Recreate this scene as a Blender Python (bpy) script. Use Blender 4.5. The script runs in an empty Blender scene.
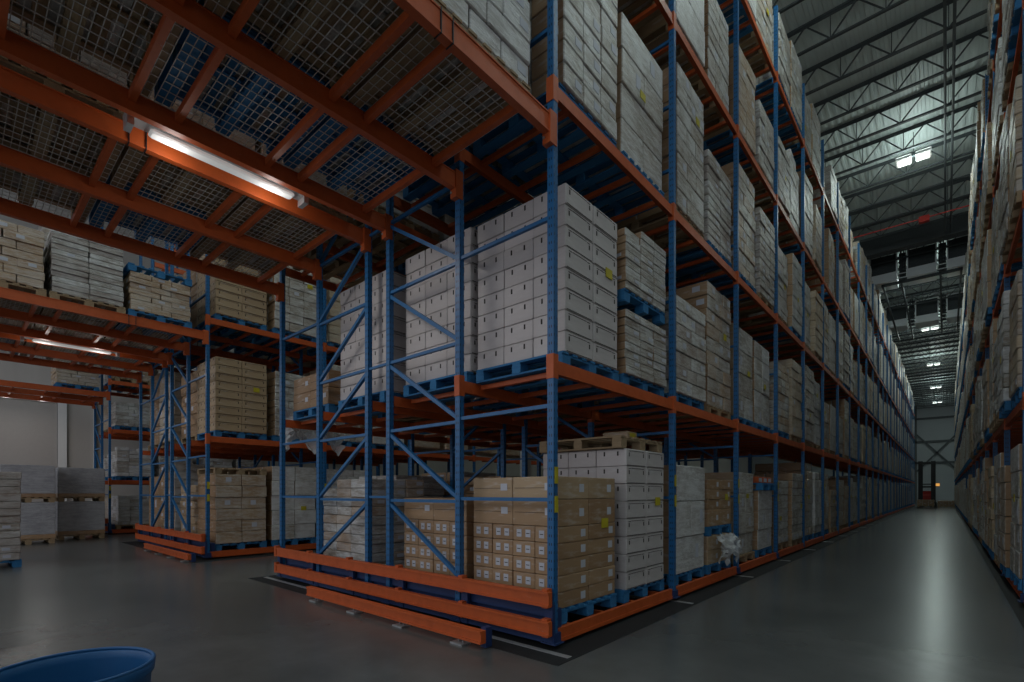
import bpy, math, random
from mathutils import Vector, Matrix
S = bpy.context.scene
C = S.collection
PI = math.pi

# ------------------------------------------------------------------ camera, world, exposure
YAW = math.atan(434 / 495)
cd = bpy.data.cameras.new('camera')
cam = bpy.data.objects.new('camera', cd)
C.objects.link(cam)
cam.location = (0, 0, 1.4)
cam.rotation_euler = (PI / 2, 0, YAW)
cd.sensor_width = 36
cd.lens = 495 / 1024 * 36
cd.shift_y = 152 / 1024
cd.clip_start = 0.05
cd.clip_end = 300
S.camera = cam

S.view_settings.view_transform = 'Standard'
S.view_settings.look = 'None'
S.view_settings.gamma = 1
S.view_settings.use_curve_mapping = False
S.view_settings.exposure = 0.02

W = bpy.data.worlds.new('world')
S.world = W
W.use_nodes = True
W.node_tree.nodes['Background'].inputs[0].default_value = (0.80, 0.86, 1.0, 1)
W.node_tree.nodes['Background'].inputs[1].default_value = 0.56


def area(name, loc, size, size_y, power, col=(1, 1, 1), rot=(0, 0, 0), spread=PI):
    l = bpy.data.lights.new(name, 'AREA')
    l.shape = 'RECTANGLE'
    l.size = size
    l.size_y = size_y
    l.energy = power
    l.color = col
    l.spread = spread
    o = bpy.data.objects.new(name, l)
    o.location = loc
    o.rotation_euler = rot
    C.objects.link(o)
    return o


# light of the high bay fixtures (the fixtures themselves are built further down)
HIGHBAY_Y = [-14, -2, 10, 22.2, 34, 46, 59, 72, 84]
for y in HIGHBAY_Y:
    area('highbay_light', (-0.85, y, 13.0), 1.1, 0.8, 60, (0.84, 1.0, 0.95))
    pl_ = bpy.data.lights.new('highbay_spill', 'POINT')
    pl_.energy = 75
    pl_.shadow_soft_size = .3
    pl_.color = (0.84, 1.0, 0.95)
    po_ = bpy.data.objects.new('highbay_spill', pl_)
    po_.location = (-0.85, y, 12.6)
    C.objects.link(po_)
    area('highbay_uplight', (-0.85, y, 13.12), 1.1, 0.8, 22, (0.84, 1.0, 0.95), (PI, 0, 0))
# added fill lights without fixtures, beside the racks, mainly to brighten the ceiling
for y in (4, 16, 28, 40, 52, 64, 76):
    for x in (-9.9, 6.4):
        area('side_fill_light', (x, y, 12.6), 1.1, 0.8, 75, (0.84, 1.0, 0.95), (PI, 0, 0))
        area('side_fill_light', (x, y, 12.5), 1.1, 0.8, 110, (0.84, 1.0, 0.95))
# light of the tube fixtures hung in the flues over the cross aisle
TUBES = [(-5.4, 1.83, 4.66), (-14.37, 1.8, 4.60), (-23.9, 1.75, 4.66)]
for i, (x, y, z) in enumerate(TUBES):
    area('tube_light', (x, y, z - 0.06), 0.12, 1.3, (16, 18, 14)[i], (1.0, 0.97, 0.92))
for x, y, z in TUBES:
    for dy in (-.45, .45):
        tp = bpy.data.lights.new('tube_spill', 'POINT')
        tp.energy = 3
        tp.shadow_soft_size = .08
        tp.color = (1.0, .97, .92)
        to = bpy.data.objects.new('tube_spill', tp)
        to.location = (x, y + dy, z - .14)
        C.objects.link(to)
# added broad fill lights behind the camera, no fixtures
area('rear_fill_light', (-6, -7.5, 6.0), 9, 3, 90, (1.0, 0.96, 0.90), (math.radians(62), 0, 0))
area('rear_fill_light', (-17, -7.5, 6.0), 8, 3, 100, (1.0, 0.96, 0.90), (math.radians(62), 0, 0))

R = random.Random(7)


# ------------------------------------------------------------------ helpers
class MB:
    def __init__(s):
        s.v, s.f, s.m = [], [], []

    def box(s, cx, cy, cz, sx, sy, sz, m=0, M=None):
        b = len(s.v)
        for z in (-.5, .5):
            for x, y in ((-.5, -.5), (.5, -.5), (.5, .5), (-.5, .5)):
                p = Vector((x * sx, y * sy, z * sz))
                if M is not None:
                    p = M @ p
                s.v.append((cx + p.x, cy + p.y, cz + p.z))
        for q in ((3, 2, 1, 0), (4, 5, 6, 7), (0, 1, 5, 4), (1, 2, 6, 5), (2, 3, 7, 6), (3, 0, 4, 7)):
            s.f.append([b + k for k in q])
            s.m.append(m)

    def rng(s, x0, x1, y0, y1, z0, z1, m=0):
        s.box((x0 + x1) / 2, (y0 + y1) / 2, (z0 + z1) / 2, x1 - x0, y1 - y0, z1 - z0, m)

    def cbox(s, cx, cy, cz, sx, sy, sz, c=0.008, m=0):
        """box with chamfered vertical and horizontal edges"""
        hx, hy, hz = sx / 2, sy / 2, sz / 2
        b = len(s.v)
        rings = [(-hz, c), (-hz + c, 0), (hz - c, 0), (hz, c)]
        for z, i in rings:
            X, Y = hx - i, hy - i
            for x, y in ((-X + c, -Y), (X - c, -Y), (X, -Y + c), (X, Y - c), (X - c, Y), (-X + c, Y), (-X, Y - c), (-X, -Y + c)):
                s.v.append((cx + x, cy + y, cz + z))
        for r in range(3):
            for k in range(8):
                a, d = b + r * 8 + k, b + r * 8 + (k + 1) % 8
                s.f.append([a, d, d + 8, a + 8])
                s.m.append(m)
        s.f.append([b + k for k in range(7, -1, -1)])
        s.m.append(m)
        s.f.append([b + 24 + k for k in range(8)])
        s.m.append(m)

    def bar(s, p, q, w, h, m=0):
        """rectangular bar from p to q, h measured towards world up where it can be"""
        p, q = Vector(p), Vector(q)
        d = q - p
        L = d.length
        d.normalize()
        up = Vector((0, 0, 1)) if abs(d.z) < .99 else Vector((0, 1, 0))
        sd = d.cross(up).normalized()
        up = sd.cross(d).normalized()
        M = Matrix((sd, d, up)).transposed()
        c = (p + q) / 2
        s.box(c.x, c.y, c.z, w, L, h, m, M)

    def tube(s, p, q, r, n=10, m=0, r2=None, cap=True):
        p, q = Vector(p), Vector(q)
        r2 = r if r2 is None else r2
        d = (q - p).normalized()
        u = d.orthogonal().normalized()
        w = d.cross(u)
        b = len(s.v)
        for c, rr in ((p, r), (q, r2)):
            for k in range(n):
                t = 2 * PI * k / n
                s.v.append(tuple(c + (u * math.cos(t) + w * math.sin(t)) * rr))
        for k in range(n):
            s.f.append([b + k, b + (k + 1) % n, b + n + (k + 1) % n, b + n + k])
            s.m.append(m)
        if cap:
            s.f.append([b + k for k in range(n - 1, -1, -1)])
            s.m.append(m)
            s.f.append([b + n + k for k in range(n)])
            s.m.append(m)

    def lathe(s, prof, n=48, c=(0, 0, 0), m=0):
        b = len(s.v)
        for r, z in prof:
            for k in range(n):
                t = 2 * PI * k / n
                s.v.append((c[0] + r * math.cos(t), c[1] + r * math.sin(t), c[2] + z))
        for i in range(len(prof) - 1):
            for k in range(n):
                a, d = b + i * n + k, b + i * n + (k + 1) % n
                s.f.append([a, d, d + n, a + n])
                s.m.append(m)

    def mesh(s, name, mats, smooth=False):
        me = bpy.data.meshes.new(name)
        me.from_pydata(s.v, [], s.f)
        for m in (mats if isinstance(mats, (list, tuple)) else [mats]):
            me.materials.append(m)
        me.polygons.foreach_set('material_index', s.m)
        if smooth:
            me.polygons.foreach_set('use_smooth', [True] * len(s.f))
        me.update()
        return me

    def build(s, name, mats, parent=None, smooth=False, loc=(0, 0, 0)):
        return place(name, s.mesh(name, mats, smooth), loc, parent)


def place(name, me, loc=(0, 0, 0), parent=None, rz=0.0):
    o = bpy.data.objects.new(name, me)
    C.objects.link(o)
    o.location = loc
    o.rotation_euler = (0, 0, rz)
    if parent is not None:
        o.parent = parent
    return o


def tag(o, label, cat, group=None, kind=None):
    o['label'] = label
    o['category'] = cat
    if group:
        o['group'] = group
    if kind:
        o['kind'] = kind
    return o


def empty(name, loc=(0, 0, 0), rz=0.0):
    return place(name, None, loc, None, rz)


def struct(o, label=None):
    o['kind'] = 'structure'
    if label:
        o['label'] = label
    return o


ONES = 'first second third fourth fifth sixth seventh eighth ninth tenth eleventh twelfth thirteenth fourteenth fifteenth sixteenth seventeenth eighteenth nineteenth'.split()
TENS = {20: ('twentieth', 'twenty'), 30: ('thirtieth', 'thirty'), 40: ('fortieth', 'forty'), 50: ('fiftieth', 'fifty'), 60: ('sixtieth', 'sixty')}


def ordinal(n):
    if n < 20:
        return ONES[n - 1]
    t = n // 10 * 10
    return TENS[t][0] if n == t else TENS[t][1] + '-' + ONES[n - t - 1]


# ------------------------------------------------------------------ materials
class NT:
    def __init__(s, name):
        s.mat = bpy.data.materials.new(name)
        s.mat.use_nodes = True
        s.t = s.mat.node_tree
        s.b = s.t.nodes['Principled BSDF']

    def n(s, typ, **kw):
        nd = s.t.nodes.new(typ)
        for k, v in kw.items():
            setattr(nd, k, v)
        return nd

    def link(s, a, b):
        s.t.links.new(a, b)

    def val(s, nd, i, v):
        if hasattr(v, 'node'):
            s.link(v, nd.inputs[i])
        else:
            nd.inputs[i].default_value = v

    def math(s, op, a, b=None, clamp=False):
        nd = s.n('ShaderNodeMath', operation=op, use_clamp=clamp)
        s.val(nd, 0, a)
        if b is not None:
            s.val(nd, 1, b)
        return nd.outputs[0]

    def mix(s, f, a, b):
        nd = s.n('ShaderNodeMix', data_type='RGBA')
        s.val(nd, 0, f)
        for i, v in ((6, a), (7, b)):
            if hasattr(v, 'node'):
                s.link(v, nd.inputs[i])
            else:
                nd.inputs[i].default_value = (*v, 1)
        return nd.outputs[2]

    def coord(s, scale=(1, 1, 1), rot=(0, 0, 0), kind='Object'):
        tc = s.n('ShaderNodeTexCoord')
        mp = s.n('ShaderNodeMapping')
        mp.inputs['Scale'].default_value = scale
        mp.inputs['Rotation'].default_value = rot
        s.link(tc.outputs[kind], mp.inputs[0])
        return mp.outputs[0]

    def noise(s, vec, scale, detail=3, rough=.55):
        nd = s.n('ShaderNodeTexNoise')
        s.link(vec, nd.inputs['Vector'])
        nd.inputs['Scale'].default_value = scale
        nd.inputs['Detail'].default_value = detail
        nd.inputs['Roughness'].default_value = rough
        return nd.outputs['Fac']

    def ramp(s, f, a, b):
        nd = s.n('ShaderNodeMapRange')
        nd.clamp = True
        s.link(f, nd.inputs[0])
        nd.inputs[1].default_value = a
        nd.inputs[2].default_value = b
        return nd.outputs[0]

    def set(s, col=None, rough=None, metal=None, bump=None, bs=.3, dist=.01, spec=None):
        for k, v in (('Base Color', col), ('Roughness', rough), ('Metallic', metal), ('Specular IOR Level', spec)):
            if v is None:
                continue
            if hasattr(v, 'node'):
                s.link(v, s.b.inputs[k])
            else:
                s.b.inputs[k].default_value = (*v, 1) if k == 'Base Color' else v
        if bump is not None:
            bn = s.n('ShaderNodeBump')
            bn.inputs['Strength'].default_value = bs
            bn.inputs['Distance'].default_value = dist
            s.link(bump, bn.inputs['Height'])
            s.link(bn.outputs[0], s.b.inputs['Normal'])
        return s.mat


def paint(name, col, rough=.45, wear=.25, metal=0.0, dark=None):
    t = NT(name)
    n = t.noise(t.coord((1, 1, 1)), 9, 4)
    n2 = t.noise(t.coord((3, 3, 18)), 6, 3)
    dk = dark or tuple(c * .55 for c in col)
    c = t.mix(t.math('MULTIPLY', t.ramp(n, .45, .75), wear), col, dk)
    c = t.mix(t.math('MULTIPLY', t.ramp(n2, .68, .78), wear), c, (.35, .33, .3))
    return t.set(c, t.math('ADD', t.math('MULTIPLY', n, .25), rough - .12), metal)


M = {}
M['orange'] = paint('orange_paint', (.52, .095, .018), .5, .35)
M['blue'] = paint('blue_paint', (.014, .125, .31), .42, .3)
M['darkblue'] = paint('dark_blue_paint', (.012, .035, .12), .5, .3)
M['galv'] = paint('galvanized_steel', (.45, .46, .47), .45, .3, .6)
M['wire'] = paint('wire_steel', (.58, .56, .52), .5, .1, .1)
M['darksteel'] = paint('dark_steel', (.035, .045, .05), .6, .3)
M['yellow'] = paint('yellow_label', (.50, .42, .02), .5, .05)
M['black'] = paint('black_plastic', (.012, .012, .014), .5, .1)
M['white'] = paint('white_enamel', (.75, .75, .74), .4, .05)
M['paper'] = paint('paper_label', (.52, .54, .60), .6, .05)
M['grey'] = paint('grey_panel', (.42, .45, .46), .55, .15)
M['unit'] = paint('pale_cooling_unit', (.70, .74, .76), .5, .1)
M['red'] = paint('red_paint', (.55, .03, .02), .5, .1)
M['binblue'] = paint('blue_plastic', (.004, .085, .24), .5, .05)

# perforated post: dots pattern by height on top of blue paint
t = NT('perforated_blue_paint')
tc = t.n('ShaderNodeTexCoord')
sp = t.n('ShaderNodeSeparateXYZ')
t.link(tc.outputs['Object'], sp.inputs[0])
fz = t.math('FRACT', t.math('MULTIPLY', sp.outputs[2], 13.3))
hz = t.math('LESS_THAN', t.math('ABSOLUTE', t.math('SUBTRACT', fz, .5)), .17)
hx = t.math('LESS_THAN', t.math('ABSOLUTE', t.math('SUBTRACT', t.math('ABSOLUTE', sp.outputs[0]), .012)), .006)
hy = t.math('LESS_THAN', t.math('ABSOLUTE', t.math('SUBTRACT', t.math('ABSOLUTE', sp.outputs[1]), .022)), .005)
hole = t.math('MULTIPLY', hz, t.math('MAXIMUM', hx, hy))
nz = t.noise(t.coord((1, 1, 1)), 7, 4)
colr = t.mix(t.math('MULTIPLY', t.ramp(nz, .45, .75), .35), (.014, .125, .31), (.008, .07, .18))
colr = t.mix(hole, colr, (.008, .03, .07))
M['post'] = t.set(colr, .42)


def wood(name, c1, c2):
    t = NT(name)
    n = t.noise(t.coord((1.5, 14, 14)), 4, 4)
    n2 = t.noise(t.coord(), 3, 2)
    return t.set(t.mix(t.ramp(t.math('ADD', t.math('MULTIPLY', n, .6), t.math('MULTIPLY', n2, .5)), .35, .75), c1, c2), .75, bump=n, bs=.2)


M['bluepallet'] = wood('blue_painted_wood', (.012, .125, .30), (.03, .19, .40))
M['woodpallet'] = wood('raw_pallet_wood', (.24, .165, .09), (.38, .28, .165))


def carton_mat(name, c1, c2, gloss=.55):
    t = NT(name)
    oi = t.n('ShaderNodeObjectInfo')
    n = t.noise(t.coord((1, 1, 6)), 3, 3)
    c = t.mix(oi.outputs['Random'], c1, c2)
    c = t.mix(t.math('MULTIPLY', t.ramp(n, .4, .8), .3), c, tuple(x * .7 for x in c1))
    fl = t.noise(t.coord((2, 2, 9), (0.5, .3, 0)), 2.2, 4)
    c = t.mix(t.math('MULTIPLY', t.ramp(fl, .56, .70), .28), c, (.68, .68, .68))
    r = t.math('SUBTRACT', gloss, t.math('MULTIPLY', t.ramp(fl, .5, .7), .25))
    return t.set(c, r, bump=fl, bs=.25)


M['brown'] = carton_mat('brown_carton', (.31, .19, .10), (.40, .26, .145))
M['tan'] = carton_mat('tan_carton', (.40, .28, .165), (.46, .33, .20))
M['wcarton'] = carton_mat('white_carton', (.50, .465, .455), (.57, .53, .52))
M['hole'] = paint('dark_slot', (.03, .025, .02), .8, 0)


def wrap_mat(name, a, b, film, amt, rows=3.6, seam=.5):
    """cartons stacked under stretch film: courses of boxes, film streaks and wrinkles"""
    t = NT(name)
    tc = t.n('ShaderNodeTexCoord')
    sp = t.n('ShaderNodeSeparateXYZ')
    t.link(tc.outputs['Object'], sp.inputs[0])
    cn = t.noise(tc.outputs['Object'], 1.7, 2)
    base = t.mix(t.ramp(cn, .35, .65), a, b)
    oi = t.n('ShaderNodeObjectInfo')
    off = t.n('ShaderNodeVectorMath', operation='ADD')
    t.link(tc.outputs['Object'], off.inputs[0])
    cc = t.n('ShaderNodeCombineXYZ')
    t.link(t.math('MULTIPLY', oi.outputs['Random'], 37.0), cc.inputs[0])
    t.link(cc.outputs[0], off.inputs[1])
    mp = t.n('ShaderNodeMapping')
    mp.inputs['Rotation'].default_value = (.35, .3, .2)
    mp.inputs['Scale'].default_value = (1.3, 1.3, 6)
    t.link(off.outputs[0], mp.inputs[0])
    n1 = t.noise(mp.outputs[0], 3.0, 5, .65)
    mp2 = t.n('ShaderNodeMapping')
    mp2.inputs['Scale'].default_value = (1, 1, .6)
    t.link(off.outputs[0], mp2.inputs[0])
    n2 = t.noise(mp2.outputs[0], 2.4, 3)
    tint = t.mix(t.math('MULTIPLY', oi.outputs['Random'], .55), base, tuple((x + y) * .33 for x, y in zip(a, film)))
    f = t.math('MULTIPLY', t.math('ADD', t.math('MULTIPLY', t.ramp(n1, .43, .60), .75), t.math('MULTIPLY', t.ramp(n2, .45, .6), .55), True), amt)
    c = t.mix(f, tint, film)
    n4 = t.noise(mp.outputs[0], 9.0, 4, .7)
    h = t.math('ADD', n1, t.math('MULTIPLY', n4, .6))
    c = t.mix(t.math('MULTIPLY', t.ramp(n4, .52, .64), .6 * amt), c, tuple(min(1, x * 1.15) for x in film))
    return t.set(c, t.math('SUBTRACT', .62, t.math('MULTIPLY', n1, .35)), bump=h, bs=.8, dist=.02)


M['wrap_grey'] = wrap_mat('film_wrapped_grey', (.30, .25, .19), (.42, .38, .33), (.66, .67, .66), .8)
M['wrap_grey2'] = wrap_mat('film_wrapped_warm_grey', (.26, .20, .14), (.38, .32, .25), (.60, .60, .58), .7)
M['wrap_brown'] = wrap_mat('film_wrapped_brown', (.36, .23, .13), (.46, .32, .19), (.62, .60, .56), .5)
M['wrap_white'] = wrap_mat('film_wrapped_white', (.44, .41, .38), (.58, .56, .53), (.74, .75, .75), .7, 4.2)
M['wrap_dark'] = wrap_mat('film_wrapped_dark', (.27, .20, .15), (.36, .31, .27), (.58, .57, .55), .55, 4.6)
M['wrap_tan'] = wrap_mat('film_wrapped_tan', (.50, .36, .21), (.56, .42, .26), (.64, .62, .56), .35, 3.0)

# translucent loose film
t = NT('loose_stretch_film')
n = t.noise(t.coord(), 12, 4)
t.set((.62, .64, .65), .25, bump=n, bs=.8)
t.b.inputs['Alpha'].default_value = .75
M['film'] = t.mat

# floor: polished concrete
t = NT('polished_concrete')
g = t.coord(kind='Object')
n1 = t.noise(g, .35, 4)
n2 = t.noise(g, 2.3, 5, .65)
n3 = t.noise(t.coord((1, .6, 1)), .5, 0)
c = t.mix(t.ramp(n1, .35, .68), (.072, .080, .080), (.150, .156, .152))
c = t.mix(t.math('MULTIPLY', t.ramp(n2, .25, .95), .7), c, (.060, .062, .061))
r = .26
M['floor'] = t.set(c, r, spec=.42)

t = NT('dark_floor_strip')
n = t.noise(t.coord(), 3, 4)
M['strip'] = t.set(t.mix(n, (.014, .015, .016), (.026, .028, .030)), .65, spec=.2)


def corrugated(name, col, axis, freq, rough=.55, deep=.6):
    t = NT(name)
    tc = t.n('ShaderNodeTexCoord')
    sp = t.n('ShaderNodeSeparateXYZ')
    t.link(tc.outputs['Object'], sp.inputs[0])
    s_ = t.math('SINE', t.math('MULTIPLY', sp.outputs[axis], freq * 2 * PI))
    h = t.ramp(s_, -.35, .35)
    n = t.noise(t.coord(), .6, 3)
    c = t.mix(t.math('MULTIPLY', n, .4), col, tuple(x * .7 for x in col))
    return t.set(c, rough, bump=h, bs=deep, dist=.05)


M['deck'] = corrugated('corrugated_roof_deck', (.62, .70, .69), 0, 5)
M['wall'] = corrugated('insulated_wall_panel', (.30, .33, .34), 0, 1.1, .6, .15)
M['sidewall'] = corrugated('insulated_side_wall_panel', (.50, .47, .44), 1, .9, .6, .12)
M['joist'] = paint('grey_primer_steel', (.055, .065, .07), .6, .2)
M['door'] = paint('dock_door_panel', (.42, .39, .37), .5, .08)
M['column'] = paint('grey_column', (.42, .42, .42), .6, .1)


def emit(name, col, st):
    m = bpy.data.materials.new(name)
    m.use_nodes = True
    b = m.node_tree.nodes['Principled BSDF']
    b.inputs['Base Color'].default_value = (.5, .5, .5, 1)
    b.inputs['Emission Color'].default_value = (*col, 1)
    b.inputs['Emission Strength'].default_value = st
    return m


M['tube'] = emit('lit_tube', (.97, 1.0, .98), .22)
M['lamp'] = emit('lit_lamp', (1.0, .97, .82), .8)
M['amber'] = emit('amber_beacon', (1.0, .45, .08), .7)

# ------------------------------------------------------------------ setting
X_WALL, Y_END, Z_DECK = -26.0, 92.0, 14.0
b = MB(); b.rng(X_WALL, 9, -12, Y_END, -.2, 0)
struct(b.build('floor', M['floor']), 'polished grey concrete warehouse floor')
b = MB(); b.rng(X_WALL, 9, -6, Y_END, Z_DECK, Z_DECK + .2)
struct(b.build('ceiling', M['deck']), 'corrugated steel roof deck')
b = MB(); b.rng(X_WALL - .2, 9, Y_END, Y_END + .2, 0, Z_DECK)
w = struct(b.build('wall_back', M['wall']), 'grey panelled end wall of the aisle')
b = MB()
for z in (5.7, 8.7, 12.0):
    b.rng(-6, 4, Y_END - .25, Y_END - .05, z - .14, z + .14)
for x in (-3.3, 1.4):
    b.rng(x - .15, x + .15, Y_END - .25, Y_END - .05, 0, Z_DECK)
b.bar((-3.3, Y_END - .3, 9.9), (1.4, Y_END - .3, 4.3), .12, .2)
b.bar((-3.3, Y_END - .3, 4.3), (1.4, Y_END - .3, 9.9), .12, .2)
b.build('wall_brace', M['joist'], w)
b = MB(); b.rng(X_WALL - .2, X_WALL, -12, Y_END, 0, Z_DECK)
wl = struct(b.build('wall_left', M['sidewall']), 'beige panelled wall beside the dock door')
b = MB(); b.rng(9, 9.2, -12, Y_END, 0, 11.6)
struct(b.build('wall_right', M['sidewall']), 'panelled wall behind the opposite rack')
# dock door in the left wall
d = MB()
d.rng(X_WALL + .02, X_WALL + .09, -.9, 2.8, 0, 4.85)
dr = struct(d.build('door_1', M['door']), 'large beige dock door in the side wall')
d = MB()
d.rng(X_WALL, X_WALL + .14, 2.82, 3.08, 0, 5.1)
d.rng(X_WALL, X_WALL + .14, -1.2, -.92, 0, 5.1)
d.rng(X_WALL, X_WALL + .14, -.92, 2.82, 4.9, 5.1)
d.build('door_frame', M['white'], dr)
d = MB(); d.rng(X_WALL, X_WALL + .10, 3.9, 3.98, 0, 7)
struct(d.build('trim_1', M['white']), 'pale vertical trim on the side wall')

# building column seen through the racks
b = MB()
b.rng(-10.1, -9.85, 11.9, 12.15, 0, Z_DECK)
struct(b.build('column', M['column']), 'grey building column behind the central rack')

# roof joists: one open-web joist each, they carry the deck
jm = MB()
X0, X1 = -12.0, 9.0
zt, zb = Z_DECK - .06, 13.28
jm.rng(X0, X1, -.04, .04, zt - .01, zt + .055)
jm.rng(X0, X1, -.012, .012, zt - .06, zt - .01)
jm.rng(X0, X1, -.04, .04, zb - .03, zb - .005)
jm.rng(X0, X1, -.012, .012, zb - .005, zb + .04)
pn = 1.16
x = -.53 - pn * 9
while x < X1 - pn:
    jm.bar((x, 0, zt), (x + pn * .5, 0, zb), .03, .03)
    jm.bar((x + pn * .5, 0, zb), (x + pn, 0, zt), .034, .034)
    jm.bar((x + pn * .5, 0, zb), (x + pn * .5, 0, zt), .022, .022)
    x += pn
jme = jm.mesh('roof_joist', M['joist'])
k = 0
y = 16.87 - 1.66 * 8
while y < Y_END - 1:
    if not 29.4 < y < 31.0:
        o = place('roof_joist', jme, (0, y, 0))
        tag(o, ordinal(k + 1) + ' open-web roof joist from the near end, under the corrugated deck', 'joist', 'open-web roof joists', 'structure')
        k += 1
    y += 1.66
b = MB()
b.rng(-12, 9, 30.0, 30.35, 13.15, 13.99)
b.rng(-12, 9, 29.9, 30.45, 13.10, 13.17)
tag(b.build('roof_girder', M['joist']), 'deep dark roof girder in front of the cooling units', 'girder', None, 'structure')
for i, x in enumerate((-.02, .16)):
    b = MB(); b.tube((x, 2, 13.18), (x, 30, 13.18), .035)
    tag(b.build('ceiling_pipe', M['joist']), ('thin dark pipe under the roof joists along the aisle, nearer the central rack', 'thin dark pipe under the roof joists along the aisle, nearer the opposite rack')[i], 'pipe', 'pipes under the roof joists')
b = MB()
b.tube((-6, 20.3, 13.1), (6, 20.3, 13.1), .02, 6)
tag(b.build('sprinkler_pipe', M['joist']), 'thin sprinkler pipe crossing the aisle under the roof joists', 'pipe')
b = MB()
b.tube((-6, 27.4, 13.1), (6, 27.4, 13.1), .03, 6)
b.box(-.7, 27.4, 13.05, .35, .2, .25)
tag(b.build('sprinkler_pipe', M['red']), 'red sprinkler pipe with valve crossing the aisle under the roof', 'pipe')

# cooling units under the roof
def cooling_unit(x, y, z, label):
    r = empty('cooling_unit', (x, y, z))
    tag(r, label, 'cooling unit', 'cooling units hung under the roof')
    a = MB(); a.rng(-.53, .53, .12, 1.2, -.05, 1.0); a.rng(-.53, -.50, 0, .12, -.05, 1.0); a.rng(.50, .53, 0, .12, -.05, 1.0)
    for k in range(3):
        a.tube((-.32 + k * .32, .10, .45), (-.32 + k * .32, .12, .45), .13, 16)
    a.build('coil_box', M['darksteel'], r)
    a = MB()
    a.rng(-.58, -.52, -.05, 0, -.04, 1.04); a.rng(.52, .58, -.05, 0, -.04, 1.04)
    a.rng(-.52, .52, -.05, 0, .97, 1.04); a.rng(-.52, .52, -.05, 0, -.04, .03)
    a.build('front_frame', M['unit'], r)
    a = MB(); a.rng(-.56, .56, -.12, 1.25, -.44, -.06)
    for k in range(3):
        a.rng(-.56, .56, -.13, -.12, -.36 + k * .12, -.35 + k * .12)
    a.build('drain_panel', M['unit'], r)
    a = MB()
    a.rng(.64, .92, .26, .30, -.45, 1.0)
    for k in range(7):
        a.rng(.64, .92, .0, .25, -.4 + k * .2, -.34 + k * .2)
    a.tube((.72, -.03, -.45), (.72, -.03, 1.2), .03)
    a.tube((.82, -.03, -.45), (.82, -.03, 1.2), .02)
    a.build('pipe_rack', M['darksteel'], r)
    a = MB()
    for k in (-.36, -.14):
        a.tube((.56, -.05, k), (.98, -.05, k), .025)
    a.build('feed_pipe', M['unit'], r)
    return r

for j, (yy, rn) in enumerate(((32.0, 'front'), (41.0, 'second'))):
    for i, x in enumerate((-2.45, -.92, .60)):
        cooling_unit(x, yy, 12.70, f'grey and dark cooling unit under the roof, {rn} row, {ordinal(i+1)} from the central rack side')
b = MB()
for y in (31.7, 44):
    b.rng(-2.5, .6, y, y + .12, 12.0, 12.12)
for x in (-2.45, -1.7, -.2, .55):
    b.rng(x - .04, x + .04, 31.7, 44, 12.02, 12.1)
tag(b.build('support_platform', M['darksteel']), 'dark steel platform frame below the cooling units', 'platform')

# high bay fixtures (visible ones)
for i, y in enumerate(HIGHBAY_Y):
    if y < 5:
        continue
    r = empty('high_bay_lamp', (-.85, y, 13.0))
    tag(r, f'twin square high bay lamp over the aisle, {ordinal(i - 1)} from the near end', 'lamp', 'high bay lamps over the aisle')
    for sx in (-.27, .27):
        a = MB(); a.cbox(sx, 0, .09, .42, .5, .12, .02)
        a.build('housing', M['white'], r)
        a = MB(); a.cbox(sx, 0, .022, .34, .42, .02, .005)
        a.build('lens', M['lamp'], r)
    a = MB(); a.tube((0, 0, .1), (0, 0, .98), .012, 6); a.box(0, 0, .16, .3, .08, .04)
    a.build('hanger', M['darksteel'], r)

for i, (x, y, z) in enumerate(TUBES):
    r = empty('tube_lamp', (x, y, z))
    tag(r, 'long fluorescent tube lamp hung under the beams of the ' + ('central rack', 'second rack', 'far side rack')[i], 'lamp', 'tube lamps over the cross aisle')
    a = MB(); a.cbox(0, 0, .05, .15, 1.62, .06, .01)
    a.build('housing', M['galv'], r)
    a = MB(); a.cbox(0, .02, -.005, .12, 1.3, .045, .015)
    a.build('tube', M['tube'], r)
    a = MB()
    for yy in (-.78, .79):
        a.box(0, yy, .0, .15, .05, .1)
    a.build('end_cap', M['galv'], r)
    a = MB()
    for yy in (-.5, .5):
        a.tube((0, yy, .08), (0, yy, .16), .012, 6)
        a.box(0, yy, .16, .42, .03, .02)
    a.build('hanger', M['galv'], r)

# ------------------------------------------------------------------ pallets and loads: shared meshes
PD, PW, PH = 1.16, 1.06, .14


def pallet_meshes(mat, tagname):
    td = MB()
    n = 7
    for k in range(n):
        yy = -PW / 2 + .05 + k * (PW - .1) / (n - 1)
        td.box(0, yy, PH - .011, PD, .098 if k in (0, n - 1) else .085, .022)
    for sx in (-1, 0, 1):
        td.box(sx * (PD / 2 - .06), 0, PH - .032, .1, PW, .02)
    bl = MB(); bl.box(0, 0, .058, .115, .13, .08)
    bt = MB()
    for sy in (-1, 0, 1):
        bt.box(0, sy * (PW / 2 - .06), .009, PD, .11, .018)
    whole = MB()
    for q in (td, bt):
        off = len(whole.v)
        whole.v += q.v
        whole.f += [[i + off for i in f] for f in q.f]
        whole.m += q.m
    for sx in (-1, 0, 1):
        for sy in (-1, 0, 1):
            whole.box(sx * (PD / 2 - .06), sy * (PW / 2 - .065), .058, .115, .13, .08)
    return dict(top=td.mesh(tagname + '_deck', mat), block=bl.mesh(tagname + '_block', mat), bottom=bt.mesh(tagname + '_skid', mat), whole=whole.mesh(tagname, mat), wb=whole)


PAL = {'blue': pallet_meshes(M['bluepallet'], 'blue_pallet'), 'wooden': pallet_meshes(M['woodpallet'], 'wooden_pallet')}


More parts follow.
